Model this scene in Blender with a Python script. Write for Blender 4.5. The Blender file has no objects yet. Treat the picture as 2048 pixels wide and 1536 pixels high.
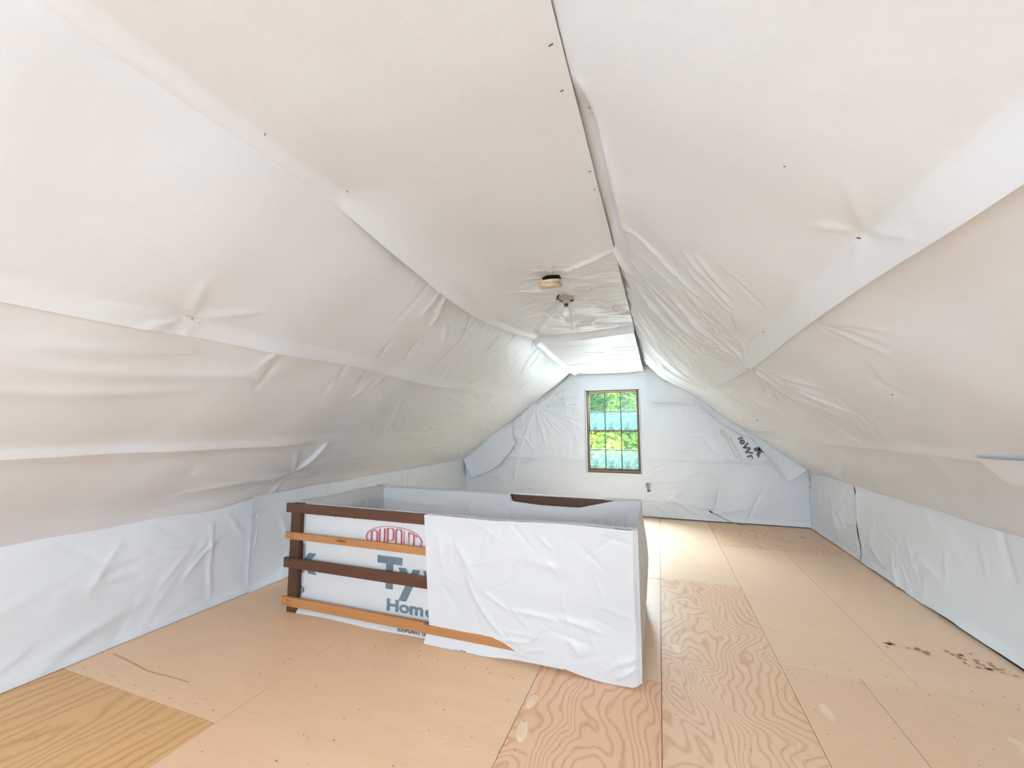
import bpy, bmesh, math
import numpy as np
from mathutils import Matrix, Vector

SC = bpy.context.scene
COL = SC.collection
rng = np.random.default_rng(7)

# ------------------------------------------------------------------ camera
CAM_H = 1.30
yaw, pitch, roll = 0.3477, 0.1032, -0.0029
f_px = 806.3
cd = bpy.data.cameras.new('camera'); cam = bpy.data.objects.new('camera', cd); COL.objects.link(cam)
d = Vector((-math.sin(yaw) * math.cos(pitch), math.cos(yaw) * math.cos(pitch), math.sin(pitch)))
rt0 = Vector((math.cos(yaw), math.sin(yaw), 0)); up0 = rt0.cross(d)
rt = rt0 * math.cos(roll) + up0 * math.sin(roll); up = -rt0 * math.sin(roll) + up0 * math.cos(roll)
m = Matrix((rt, up, -d)).transposed().to_4x4(); m.translation = (0, 0, CAM_H)
cam.matrix_world = m
cd.sensor_width = 36.0; cd.lens = 36.0 * f_px / 2048.0; cd.clip_start = 0.02; cd.clip_end = 200
SC.camera = cam

# ------------------------------------------------------------------ light
W = bpy.data.worlds.new('sky'); SC.world = W; W.use_nodes = True
bg = W.node_tree.nodes['Background']
bg.inputs[0].default_value = (0.80, 0.90, 1.0, 1); bg.inputs[1].default_value = 1.1

def area(name, loc, target, sx, sy, power, color, spread=180):
    l = bpy.data.lights.new(name, 'AREA'); l.shape = 'RECTANGLE'; l.size = sx; l.size_y = sy
    l.energy = power; l.color = color; l.spread = math.radians(spread)
    o = bpy.data.objects.new(name, l); COL.objects.link(o)
    o.location = loc
    o.rotation_euler = (Vector(target) - Vector(loc)).to_track_quat('-Z', 'Y').to_euler()
    return o
s = bpy.data.lights.new('sun', 'SUN'); s.energy = 3.6; s.angle = 0.01; s.color = (1.0, 0.95, 0.85)
so = bpy.data.objects.new('sun', s); COL.objects.link(so)
so.rotation_euler = Vector((-0.75, 0.45, -0.75)).to_track_quat('-Z', 'Y').to_euler()
# daylight through the back window: open sky above, bright ground below
SKY = (0.655, 0.82, 1.0)
area('sky_light_back_window', (-0.65, 9.0, 4.3), (-0.65, 7.0, 1.0), 6.5, 4.0, 6600, (0.75, 0.865, 1.0))
area('ground_light_back_window', (-0.65, 8.8, -1.5), (-0.65, 7.4, 2.0), 7.0, 4.2, 1900, (0.78, 0.875, 1.0))
# daylight through the windows of the other gable, behind the camera
area('sky_light_front_window', (-1.75, -4.28, 1.15), (-1.5, 0, -1.2), 0.9, 1.3, 21, SKY)
area('sky_light_front_window_2', (0.42, -4.28, 1.15), (0.2, 0, -1.2), 0.9, 1.3, 21, SKY)
# fill light added behind the camera to brighten the floor, not a real fixture
area('fill_light', (-0.66, -2.2, 2.10), (-0.2, 2.2, -0.6), 0.7, 1.3, 122, SKY)

SC.cycles.adaptive_threshold = 0.05
SC.view_settings.view_transform = 'Standard'; SC.view_settings.look = 'None'
SC.view_settings.gamma = 1.0; SC.view_settings.use_curve_mapping = False
SC.view_settings.exposure = 0.86

# ------------------------------------------------------------------ materials
class NT:
    def __init__(self, name):
        self.m = bpy.data.materials.new(name); self.m.use_nodes = True
        self.t = self.m.node_tree; self.t.nodes.clear()
        self.out = self.n('ShaderNodeOutputMaterial')
    def n(self, typ, **kw):
        x = self.t.nodes.new(typ)
        for k, v in kw.items():
            if isinstance(k, str) and k.startswith('i_'): x.inputs[k[2:].replace('_', ' ')].default_value = v
            else: setattr(x, k, v)
        return x
    def l(self, a, b): self.t.links.new(a, b)
    def bsdf(self, col=(.8, .8, .8), rough=.5, spec=.5):
        b = self.n('ShaderNodeBsdfPrincipled')
        b.inputs['Base Color'].default_value = (*col, 1); b.inputs['Roughness'].default_value = rough
        b.inputs['Specular IOR Level'].default_value = spec
        return b
    def coord(self, scale=(1, 1, 1), loc=(0, 0, 0), kind='Object'):
        tc = self.n('ShaderNodeTexCoord'); mp = self.n('ShaderNodeMapping')
        mp.inputs['Scale'].default_value = scale; mp.inputs['Location'].default_value = loc
        self.l(tc.outputs[kind], mp.inputs[0]); return mp.outputs[0]
    def noise(self, vec, scale, detail=2, rough=.5, dist=0):
        x = self.n('ShaderNodeTexNoise'); self.l(vec, x.inputs['Vector'])
        x.inputs['Scale'].default_value = scale; x.inputs['Detail'].default_value = detail
        x.inputs['Roughness'].default_value = rough; x.inputs['Distortion'].default_value = dist
        return x.outputs['Fac']
    def math(self, op, a, b=None, c=None):
        x = self.n('ShaderNodeMath', operation=op)
        for i, v in enumerate((a, b, c)):
            if v is None: continue
            if isinstance(v, (int, float)): x.inputs[i].default_value = v
            else: self.l(v, x.inputs[i])
        return x.outputs[0]
    def ramp(self, fac, stops):
        x = self.n('ShaderNodeValToRGB'); e = x.color_ramp.elements
        while len(e) > 1: e.remove(e[-1])
        for i, (p, c) in enumerate(stops):
            if i == 0: e[0].position = p; el = e[0]
            else: el = e.new(p)
            el.color = (*c, 1) if len(c) == 3 else c
        self.l(fac, x.inputs[0]); return x.outputs[0]
    def mix(self, fac, a, b, blend='MIX'):
        x = self.n('ShaderNodeMix', data_type='RGBA', blend_type=blend)
        if isinstance(fac, (int, float)): x.inputs[0].default_value = fac
        else: self.l(fac, x.inputs[0])
        for i, v in ((6, a), (7, b)):
            if isinstance(v, tuple): x.inputs[i].default_value = (*v, 1)
            else: self.l(v, x.inputs[i])
        return x.outputs[2]
    def bump(self, h, b, strength=.2, dist=.01):
        x = self.n('ShaderNodeBump'); x.inputs['Strength'].default_value = strength; x.inputs['Distance'].default_value = dist
        self.l(h, x.inputs['Height']); self.l(x.outputs[0], b.inputs['Normal'])
    def done(self, sh): self.l(sh, self.out.inputs[0]); return self.m

def fabric(name, c0, c1, trans=0.0, rough=.42, spec=.5):
    t = NT(name); v = t.coord()
    big = t.noise(v, 1.3, 4, .6); col = t.ramp(big, [(.3, c0), (.7, c1)])
    fine = t.noise(v, 60, 3, .6); b = t.bsdf(rough=rough, spec=spec)
    col = t.mix(.05, col, t.ramp(fine, [(.3, (.55, .53, .5)), (.7, (1, 1, 1))]), 'MULTIPLY')
    t.l(col, b.inputs['Base Color'])
    mid = t.noise(v, 14, 4, .65)
    h = t.math('ADD', t.math('MULTIPLY', fine, .25), mid)
    t.bump(h, b, .22, .004)
    if trans:
        tr = t.n('ShaderNodeBsdfTranslucent'); t.l(col, tr.inputs[0])
        mx = t.n('ShaderNodeMixShader'); mx.inputs[0].default_value = trans
        t.l(b.outputs[0], mx.inputs[1]); t.l(tr.outputs[0], mx.inputs[2])
        return t.done(mx.outputs[0])
    return t.done(b.outputs[0])
M = {}
M['fabric'] = fabric('white_housewrap', (.77, .80, .83), (.80, .83, .862))
M['wrap'] = fabric('white_housewrap_thin', (.815, .81, .795), (.845, .84, .825), trans=.28)

def plain(name, col, rough=.6, spec=.4, metal=0):
    t = NT(name); v = t.coord(); n = t.noise(v, 9, 4, .6)
    c = t.ramp(n, [(.3, tuple(x * .88 for x in col)), (.7, tuple(min(1, x * 1.08) for x in col))])
    b = t.bsdf(rough=rough, spec=spec); b.inputs['Metallic'].default_value = metal
    t.l(c, b.inputs['Base Color']); return t.done(b.outputs[0])

def wood(name, dark, light, axis='x', rough=.5, knots=False):
    t = NT(name); sc = {'x': (1.2, 22, 22), 'y': (22, 1.2, 22), 'z': (22, 22, 1.2)}[axis]
    v = t.coord(sc); n = t.noise(v, 1.6, 5, .65, .6)
    c = t.ramp(n, [(.25, dark), (.75, light)])
    if knots:
        vo = t.n('ShaderNodeTexVoronoi'); t.l(t.coord({'x': (2.2, 4, 9)}[axis]), vo.inputs['Vector']); vo.inputs['Scale'].default_value = 1
        c = t.mix(t.ramp(vo.outputs['Distance'], [(.06, (1, 1, 1)), (.13, (0, 0, 0))]), c, tuple(x * .45 for x in dark))
    b = t.bsdf(rough=rough, spec=.4); t.l(c, b.inputs['Base Color']); t.bump(n, b, .15, .002)
    return t.done(b.outputs[0])
M['walnut'] = wood('dark_stained_wood', (.075, .028, .014), (.135, .055, .028))
M['walnut_z'] = wood('dark_stained_post', (.060, .026, .013), (.105, .047, .022), 'z')
M['tan'] = wood('orange_tan_wood', (.40, .165, .055), (.52, .235, .085), knots=True)
M['deck'] = plain('roof_board', (.30, .21, .14), .8)
M['red'] = plain('red_print', (.50, .085, .10), .6)
M['grey'] = plain('blue_grey_print', (.155, .195, .235), .6)
M['darkgrey'] = plain('dark_grey_print', (.13, .14, .155), .6)
M['ghost'] = plain('print_showing_through', (.69, .675, .68), .6)
M['ghostred'] = plain('pale_red_print', (.62, .50, .48), .6)
M['blacktext'] = plain('black_print', (.05, .045, .045), .6)
M['staple'] = plain('staple_metal', (.10, .085, .075), .4, .5, .3)
M['brownframe'] = wood('brown_window_wood', (.13, .078, .035), (.21, .13, .06), 'x')
M['muntin'] = plain('dark_green_grille', (.045, .075, .06), .4)
M['cream'] = plain('yellowed_cream_plastic', (.66, .52, .31), .4)
M['tanplastic'] = plain('tan_plastic', (.55, .42, .26), .4)
M['porcelain'] = plain('beige_porcelain', (.50, .44, .37), .35)
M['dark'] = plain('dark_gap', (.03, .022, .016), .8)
M['brass'] = plain('dark_metal', (.10, .085, .06), .3, .5, .7)
M['boxgrey'] = plain('taupe_wall_box', (.34, .30, .24), .6)

def bulbglass():
    t = NT('frosted_bulb_glass'); b = t.bsdf((.90, .89, .86), .18, .6)
    tr = t.n('ShaderNodeBsdfTransparent'); mx = t.n('ShaderNodeMixShader'); mx.inputs[0].default_value = .45
    t.l(b.outputs[0], mx.inputs[1]); t.l(tr.outputs[0], mx.inputs[2]); return t.done(mx.outputs[0])
M['bulb'] = bulbglass()

def glass(name, milky):
    t = NT(name)
    tr = t.n('ShaderNodeBsdfTransparent'); tr.inputs[0].default_value = (.97, 1.0, .985, 1)
    gl = t.n('ShaderNodeBsdfGlossy'); gl.inputs['Roughness'].default_value = .22
    m1 = t.n('ShaderNodeMixShader'); m1.inputs[0].default_value = .012
    t.l(tr.outputs[0], m1.inputs[1]); t.l(gl.outputs[0], m1.inputs[2])
    film = t.n('ShaderNodeBsdfTranslucent'); film.inputs[0].default_value = (.034, .055, .051, 1)
    v = t.coord(); sep = t.n('ShaderNodeSeparateXYZ'); t.l(v, sep.inputs[0])
    if milky:   # milky film on the pane, densest along the bottom of each sash
        g = t.math('MULTIPLY_ADD', sep.outputs[2], -1.7, .50)
        nz = t.math('MULTIPLY', t.math('SUBTRACT', t.noise(v, 14, 5, .7), .5), 1.6)
        fac = t.math('MINIMUM', t.math('MAXIMUM', t.math('ADD', g, nz), .12), .85)
    else:
        fac = t.math('ADD', .01, t.math('MULTIPLY', t.noise(v, 6, 3), .04))
    m2 = t.n('ShaderNodeMixShader'); t.l(fac, m2.inputs[0])
    t.l(m1.outputs[0], m2.inputs[1]); t.l(film.outputs[0], m2.inputs[2])
    return t.done(m2.outputs[0])
M['pane_clear'] = glass('clear_pane', False); M['pane_milky'] = glass('milky_pane', True)

def ply_smooth(name, base, seed):
    t = NT(name); v = t.coord((1.0, 1.0, 1), (seed * 3.1, seed * 1.7, 0))
    a = t.noise(t.coord((1.3, 7, 1), (seed, 0, 0)), 1.4, 4, .6, .4); bn = t.noise(v, 1.1, 3, .6)
    c = t.mix(a, tuple(x * f for x, f in zip(base, (.90, .86, .82))), tuple(min(1, x * 1.05) for x in base))
    c = t.mix(t.ramp(bn, [(.38, (0, 0, 0)), (.62, (1, 1, 1))]), c, (base[0] * .97, base[1] * .91, base[2] * .90))
    fine = t.noise(t.coord((5, 26, 1), (seed, 3, 0)), 1.6, 5, .7); c = t.mix(t.ramp(fine, [(.52, (0, 0, 0)), (.75, (.6, .6, .6))]), c, (base[0] * .86, base[1] * .80, base[2] * .74))
    sp = t.noise(v, 8, 5, .75); c = t.mix(t.ramp(sp, [(.66, (0, 0, 0)), (.80, (.35, .35, .35))]), c, tuple(x * .6 for x in base))
    b = t.bsdf(rough=.42, spec=.42); t.l(c, b.inputs['Base Color']); t.bump(sp, b, .08, .002)
    return t.done(b.outputs[0])
def ply_figured(name, base, line, seed, K, A, width=.24, blotch=.25, sy=1.15):
    t = NT(name); v = t.coord((1.9, sy, 1), (seed * 2.3, seed * 5.1, 0)); sx = 5
    fld = t.noise(v, 1.35, 2.0, .45, .5); sep = t.n('ShaderNodeSeparateXYZ'); t.l(t.coord(), sep.inputs[0])
    wob = t.noise(t.coord((6, 9, 1), (seed, 0, 0)), 1.5, 3, .6)
    ph = t.math('FRACT', t.math('ADD', t.math('ADD', t.math('MULTIPLY', sep.outputs[0], K), t.math('MULTIPLY', wob, .55)), t.math('MULTIPLY', fld, A * 2.2)))
    tri = t.math('ABSOLUTE', t.math('SUBTRACT', ph, .5))
    ln = t.ramp(tri, [(0, (1, 1, 1)), (width * .5, (.55, .55, .55)), (width, (0, 0, 0))])
    n2 = t.noise(t.coord((sx * 4, sy, 1), (seed, seed, 0)), 2.0, 4, .7)
    lnf = t.math('MULTIPLY', ln, t.ramp(n2, [(.3, (.35, .35, .35)), (.65, (1, 1, 1))]))
    big = t.noise(t.coord((1.2, .9, 1), (seed, 2, 0)), 1.6, 3, .6)
    c0 = t.mix(big, tuple(x * f for x, f in zip(base, (.95, .88, .82))), tuple(min(1, x * 1.04) for x in base))
    bl = t.ramp(t.noise(t.coord((5, 2, 1), (seed, 7, 0)), 1.7, 2, .5, 1.2), [(.62, (0, 0, 0)), (.66, (blotch,) * 3)])
    c0 = t.mix(bl, c0, tuple(x * .70 for x in base))
    c = t.mix(t.math('MULTIPLY', lnf, .72), c0, line)
    b = t.bsdf(rough=.45, spec=.4); t.l(c, b.inputs['Base Color']); t.bump(lnf, b, .10, .002)
    return t.done(b.outputs[0])
M['ply_a'] = ply_smooth('smooth_plywood_warm', (.88, .59, .36), 1)
M['ply_b'] = ply_smooth('smooth_plywood_pale', (.88, .65, .445), 4)
M['ply_c'] = ply_smooth('smooth_plywood_tan', (.87, .615, .40), 7)
M['fig_red'] = ply_figured('figured_plywood_reddish', (.86, .545, .35), (.58, .25, .115), 3, 20, 9)
M['fig_tan'] = ply_figured('figured_plywood_tan', (.86, .605, .40), (.60, .29, .14), 8, 19, 9)
M['fig_gold'] = ply_figured('figured_plywood_golden', (.76, .45, .205), (.52, .225, .07), 5, 15, 5, .30, .2, .55)
M['patch'] = plain('pale_wood_plug', (.90, .68, .46), .5)
M['stain'] = plain('boot_dirt', (.48, .285, .16), .8)
M['nail'] = plain('nail_head_brown', (.40, .23, .13), .6)

def leafmat(name, col):
    t = NT(name); n = t.noise(t.coord((1, 1, 1), kind='Object'), .9, 3)
    c = t.ramp(n, [(.35, col[0]), (.65, col[1])])
    b = t.bsdf(rough=.5, spec=.3); t.l(c, b.inputs['Base Color'])
    tr = t.n('ShaderNodeBsdfTranslucent'); t.l(c, tr.inputs[0]); mx = t.n('ShaderNodeMixShader'); mx.inputs[0].default_value = .4
    t.l(b.outputs[0], mx.inputs[1]); t.l(tr.outputs[0], mx.inputs[2]); return t.done(mx.outputs[0])
M['leaf_y'] = leafmat('yellow_green_leaves', ((.24, .40, .06), (.46, .56, .07)))
M['leaf_g'] = leafmat('green_leaves', ((.17, .40, .08), (.40, .62, .12)))
M['leaf_b'] = leafmat('blue_green_leaves', ((.15, .38, .13), (.33, .58, .20)))
M['bark'] = plain('bark', (.12, .09, .06), .9)
M['lawn'] = plain('lawn', (.16, .30, .08), .9)

# ------------------------------------------------------------------ mesh helpers
def link(name, me, mat, parent=None, smooth=False):
    o = bpy.data.objects.new(name, me); COL.objects.link(o)
    if mat is not None and not me.materials: me.materials.append(M[mat])
    if smooth: me.polygons.foreach_set('use_smooth', [True] * len(me.polygons))
    if parent is not None: o.parent = parent
    return o
def pydata(name, v, f, mat, parent=None, smooth=False):
    me = bpy.data.meshes.new(name); me.from_pydata([tuple(map(float, p)) for p in v], [], [tuple(map(int, q)) for q in f]); me.update()
    return link(name, me, mat, parent, smooth)
BF = [(0, 3, 2, 1), (4, 5, 6, 7), (0, 1, 5, 4), (1, 2, 6, 5), (2, 3, 7, 6), (3, 0, 4, 7)]
def box_vf(x0, x1, y0, y1, z0, z1):
    return [(x0, y0, z0), (x1, y0, z0), (x1, y1, z0), (x0, y1, z0), (x0, y0, z1), (x1, y0, z1), (x1, y1, z1), (x0, y1, z1)], BF
def boxes(name, lst, mat, parent=None):
    V, F = [], []
    for b in lst:
        v, f = box_vf(*b); n = len(V); V += v; F += [tuple(i + n for i in q) for q in f]
    return pydata(name, V, F, mat, parent)
def bevbox(name, x0, x1, y0, y1, z0, z1, mat, parent=None, bev=.003, warp=0):
    bm = bmesh.new(); v, f = box_vf(x0, x1, y0, y1, z0, z1)
    vs = [bm.verts.new(p) for p in v]; [bm.faces.new([vs[i] for i in q]) for q in f]
    bmesh.ops.bevel(bm, geom=bm.edges[:], offset=bev, segments=2, affect='EDGES', profile=.6)
    me = bpy.data.meshes.new(name); bm.to_mesh(me); bm.free()
    return link(name, me, mat, parent)
def lathe(name, prof, mat, parent=None, n=28, mw=Matrix()):
    V, F = [], []
    for r, z in prof:
        for k in range(n):
            a = 2 * math.pi * k / n; V.append(mw @ Vector((r * math.cos(a), r * math.sin(a), z)))
    for i in range(len(prof) - 1):
        for k in range(n):
            F.append((i * n + k, i * n + (k + 1) % n, (i + 1) * n + (k + 1) % n, (i + 1) * n + k))
    F.append(tuple(range(n))[::-1]); F.append(tuple((len(prof) - 1) * n + k for k in range(n)))
    return pydata(name, V, F, mat, parent, True)
def tube(name, pts, r, mat, parent=None, n=8):
    V, F = [], []; pts = [Vector(p) for p in pts]
    for i, p in enumerate(pts):
        t = (pts[min(i + 1, len(pts) - 1)] - pts[max(i - 1, 0)]).normalized()
        a = t.orthogonal().normalized(); b = t.cross(a)
        for k in range(n):
            q = 2 * math.pi * k / n; V.append(p + (a * math.cos(q) + b * math.sin(q)) * r)
    for i in range(len(pts) - 1):
        for k in range(n):
            F.append((i * n + k, i * n + (k + 1) % n, (i + 1) * n + (k + 1) % n, (i + 1) * n + k))
    F.append(tuple(range(n))); F.append(tuple((len(pts) - 1) * n + k for k in range(n)))
    return pydata(name, V, F, mat, parent, True)
def empty(name, loc=(0, 0, 0)):
    o = bpy.data.objects.new(name, None); COL.objects.link(o); o.location = loc; o.empty_display_size = .1
    return o
def tag(o, label=None, cat=None, group=None, kind=None):
    for k, v in (('label', label), ('category', cat), ('group', group), ('kind', kind)):
        if v: o[k] = v
    return o
def keep(o, root):       # parent while keeping world-space vertices
    o.parent = root; o.matrix_parent_inverse = root.matrix_world.inverted() if root.matrix_world != Matrix() else Matrix.Translation(-root.location)
    return o

# ------------------------------------------------------------------ relief fields (metres, + = into the room)
def vnoise(x, y, seed=0):
    xi = np.floor(x).astype(np.int64); yi = np.floor(y).astype(np.int64); fx = x - xi; fy = y - yi
    def h(a, b):
        n = (a * 374761393 + b * 668265263 + seed * 974634777) & 0xffffffff
        n = ((n ^ (n >> 13)) * 1274126177) & 0xffffffff
        return ((n ^ (n >> 16)) & 0xffff) / 65535.0 - .5
    u = fx * fx * fx * (fx * (fx * 6 - 15) + 10); v = fy * fy * fy * (fy * (fy * 6 - 15) + 10)
    return (h(xi, yi) * (1 - u) + h(xi + 1, yi) * u) * (1 - v) + (h(xi, yi + 1) * (1 - u) + h(xi + 1, yi + 1) * u) * v
def fbm(x, y, seed=0, oct=4, gain=.5):
    r = 0; a = 1
    for i in range(oct):
        r = r + a * vnoise(x * 2 ** i, y * 2 ** i, seed + i * 17); a *= gain
    return r
def sst(x, a, b):
    t = np.clip((x - a) / (b - a), 0, 1); return t * t * (3 - 2 * t)
def ridge(a, b, p, q, w, amp, bend=0.0):
    """one fold from p to q (sheet coordinates), width w, height amp, tapering to both ends"""
    dx, dy = q[0] - p[0], q[1] - p[1]; L = math.hypot(dx, dy) + 1e-9; ux, uy = dx / L, dy / L
    t = ((a - p[0]) * ux + (b - p[1]) * uy) / L; n = (a - p[0]) * -uy + (b - p[1]) * ux
    n = n - bend * 4 * np.clip(t, 0, 1) * (1 - np.clip(t, 0, 1))
    env = np.where((t > 0) & (t < 1), np.clip(np.sin(np.pi * np.clip(t, 0, 1)), 0, 1) ** .6, 0)
    return amp * env / (1 + (n / w) ** 2) ** 1.5
def bundle(a, b, n, box, ang, sa, ln, w, amp, seed):
    r = np.random.default_rng(seed); o = np.zeros_like(a)
    for i in range(n):
        c = (r.uniform(box[0], box[1]), r.uniform(box[2], box[3])); t = math.radians(ang + r.normal(0, sa)); L = r.uniform(*ln) / 2
        dx, dy = math.cos(t) * L, math.sin(t) * L
        k = r.uniform(.6, 1.35)
        o += ridge(a, b, (c[0] - dx, c[1] - dy), (c[0] + dx, c[1] + dy), w * r.uniform(.6, 1.4), amp * k * r.choice([1, 1, -1]), r.normal(0, .05) * L)
    return o
def pin(a, b, p, depth, r0, spokes, ln, w, amp, seed, arc=(0, 360)):
    r = np.random.default_rng(seed); R = np.hypot(a - p[0], b - p[1]); o = -depth * np.exp(-R / r0)
    for i in range(spokes):
        t = math.radians(arc[0] + (arc[1] - arc[0]) * (i + r.uniform(.2, .8)) / spokes); L = ln * r.uniform(.5, 1.1)
        o += ridge(a, b, p, (p[0] + math.cos(t) * L, p[1] + math.sin(t) * L), w * r.uniform(.6, 1.3), amp * r.uniform(.5, 1.2), r.normal(0, .03) * L)
    return o
def sheet(name, us, vs, fn, mat, parent=None, cut=None):
    """grid sheet: fn(U, V) -> X, Y, Z arrays; cut(U, V) true where the cloth is missing"""
    U, V = np.meshgrid(us, vs, indexing='ij'); X, Y, Z = fn(U, V)
    nu, nv = U.shape; co = np.stack([X, Y, Z], -1).reshape(-1, 3).astype(np.float32)
    idx = np.arange(nu * nv).reshape(nu, nv)
    q = np.stack([idx[:-1, :-1], idx[1:, :-1], idx[1:, 1:], idx[:-1, 1:]], -1).reshape(-1, 4)
    if cut is not None:
        c = cut(U, V).reshape(-1); q = q[~c[q].any(1)]
    me = bpy.data.meshes.new(name); me.vertices.add(len(co)); me.vertices.foreach_set('co', co.ravel())
    me.loops.add(q.size); me.loops.foreach_set('vertex_index', q.ravel().astype(np.int32))
    me.polygons.add(len(q)); me.polygons.foreach_set('loop_start', np.arange(0, q.size, 4, dtype=np.int32))
    me.update(calc_edges=True); me.validate()
    me.polygons.foreach_set('use_smooth', [True] * len(me.polygons))
    return link(name, me, mat, parent)
def lin(a, b, step): return np.linspace(a, b, max(2, int(round((b - a) / step)) + 1))

# ------------------------------------------------------------------ room numbers
XL, XR, YB, YF = -3.10, 1.767, 6.25, -4.6
FX0, FX1, ZC = -1.14, -0.19, 2.23          # flat strip of ceiling
LL = math.hypot(1.96, 1.48); LR = math.hypot(1.957, 1.50)
WX0, WX1, WZ0, WZ1 = -1.039, -0.268, 0.603, 1.835
def left_pt(a, b, dd):
    ux, uz = -1.96 / LL, -1.48 / LL; nx, nz = 1.48 / LL, -1.96 / LL
    return FX0 + a * ux + dd * nx, b, ZC + a * uz + dd * nz
def right_pt(a, b, dd):
    ux, uz = 1.957 / LR, -1.50 / LR; nx, nz = -1.50 / LR, -1.957 / LR
    return FX1 + a * ux + dd * nx, b, ZC + a * uz + dd * nz

# ------------------------------------------------------------------ floor
floor = boxes('floor', [(XL - .1, XR + .1, YF - .1, YB + .15, -.20, -.02)], 'deck'); tag(floor, kind='structure')
sheets = [(-3.10, -1.89, -1.10, 1.36, 'fig_gold'), (-1.89, -.65, -.86, 1.62, 'ply_a'), (-1.89, -.65, 1.62, 3.80, 'ply_a'),
          (-3.10, -1.89, 1.36, 3.80, 'ply_a'), (-3.10, -1.89, 3.80, 6.25, 'ply_b'), (-1.89, -.65, 3.80, 6.25, 'ply_b'),
          (-.65, -.038, -.12, 2.32, 'fig_red'), (-.65, -.038, 2.32, 3.13, 'ply_b'), (-.65, -.038, 3.13, 3.79, 'ply_b'),
          (-.65, -.038, 3.79, 6.25, 'ply_b'), (-.038, .57, 1.40, 3.83, 'fig_tan'), (-.038, .57, -1.04, 1.40, 'fig_tan'), (-.038, .57, 3.83, 6.25, 'ply_b'),
          (.57, .925, .27, 2.70, 'ply_c'), (.925, 1.767, .27, 2.70, 'ply_c'), (.57, 1.165, 2.70, 5.04, 'ply_b'),
          (1.165, 1.767, 2.70, 5.04, 'ply_b'), (.57, 1.767, 5.04, 6.25, 'fig_tan'),
          (.57, 1.767, -2.2, .27, 'ply_c'), (-.038, .57, -4.6, -1.04, 'ply_b'), (.57, 1.767, -4.6, -2.2, 'ply_b'),
          (-.65, -.038, -4.6, -.12, 'ply_b'), (-1.89, -.65, -4.6, -.86, 'ply_a'), (-3.10, -1.89, -4.6, -1.10, 'ply_b')]
g = .0014
for i, (x0, x1, y0, y1, mt) in enumerate(sheets):
    dz = (-.0012, 0, .0008, -.0006)[i % 4]
    boxes('plywood_sheet', [(x0 + g, x1 - g, y0 + g, y1 - g, -.018, dz)], mt, floor)
def disc(name, x, y, rx, ry, rot, mat, parent, z=.0016, n=20):
    V = [(x + rx * math.cos(t) * math.cos(rot) - ry * math.sin(t) * math.sin(rot), y + rx * math.cos(t) * math.sin(rot) + ry * math.sin(t) * math.cos(rot), zz)
         for zz in (-.003, z) for t in np.linspace(0, 2 * math.pi, n, endpoint=False)]
    F = [tuple(range(n, 2 * n))] + [(k, (k + 1) % n, n + (k + 1) % n, n + k) for k in range(n)]
    return pydata(name, V, F, mat, parent)
for (x, y, rx, ry, rot) in ((.668, 2.344, .022, .062, 0), (1.325, 2.366, .022, .06, 0), (.045, 2.68, .022, .05, .1), (-.615, 1.96, .02, .052, -.1), (-.60, 1.77, .024, .062, .15), (.18, 4.72, .03, .07, 0)):
    disc('plywood_plug', x, y, rx, ry, rot, 'patch', floor)
# nail heads, scuffs
nv, nf = [], []
def fleck(x, y, r, ry=None):
    n0 = len(nv); ry = ry or r
    for k in range(6): nv.append((x + r * math.cos(k * 1.047), y + ry * math.sin(k * 1.047), .0022))
    nf.append(tuple(n0 + k for k in range(6)))
for x in (-.60, -.09, .02, .30, .52, .61, .88, 1.11, 1.21, 1.50, 1.72):
    y = .9 + rng.uniform(0, .15)
    while y < 6.1:
        if rng.random() < .75: fleck(x + rng.normal(0, .012), y, .003, .0042)
        y += rng.uniform(.14, .24)
for x0, x1, y in ((.6, 1.74, 5.09), (.6, 1.74, 4.99), (.6, 1.74, 2.75), (.6, 1.74, 2.65), (0, .55, 3.78), (0, .55, 3.88), (-3.0, -1.95, 1.40), (-1.8, -.7, 2.1)):
    for x in np.arange(x0, x1, .15): fleck(x + rng.normal(0, .02), y + rng.normal(0, .008), .0038, .0055)
for k in range(90): fleck(rng.uniform(-2.9, -.7), rng.uniform(1.1, 2.25), rng.uniform(.002, .005))
o = pydata('nail_heads', nv, nf, 'nail', floor); tag(o, kind='stuff')
nv, nf = [], []   # muddy boot scuffs on the right and a long crack on the left
for k in range(46):
    u = rng.random(); x = 1.20 + .50 * u; y = 3.16 - .09 * u + rng.normal(0, .018 + .03 * (u > .6))
    if .42 < u < .58: continue
    fleck(x, y, rng.uniform(.006, .017), rng.uniform(.005, .014))
o = pydata('boot_scuffs', nv, nf, 'stain', floor); tag(o, 'brown smudged boot marks', kind='stuff')
tube('floor_crack', [(-3.0, 1.535, -.0005), (-2.82, 1.52, -.0005), (-2.62, 1.497, -.0005), (-2.45, 1.505, -.0005), (-2.31, 1.509, -.0005)], .0032, 'stain', floor, 6)

# ------------------------------------------------------------------ ceiling: roof boards + sheets of white housewrap
def slab(p, q, th=.03):   # roof boards behind the cloth, from (x,z) p to q
    dx, dz = q[0] - p[0], q[1] - p[1]; L = math.hypot(dx, dz); nx, nz = -dz / L * th, dx / L * th
    pts = [(p[0], p[1]), (q[0], q[1]), (q[0] + nx, q[1] + nz), (p[0] + nx, p[1] + nz)]
    return [(x, YF - .1, z) for x, z in pts] + [(x, YB + .15, z) for x, z in pts]
V, F = [], []
off = .085
for p, q in (((XL - .22, .75 - .07), (FX0 - .06, ZC + off)), ((FX0 - .10, ZC + off), (FX1 + .10, ZC + off)), ((FX1 + .06, ZC + off), (XR + .22, .73 - .07))):
    n = len(V); V += slab(p, q); F += [tuple(i + n for i in q4) for q4 in [(0, 1, 2, 3), (7, 6, 5, 4), (0, 4, 5, 1), (1, 5, 6, 2), (2, 6, 7, 3), (3, 7, 4, 0)]]
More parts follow.
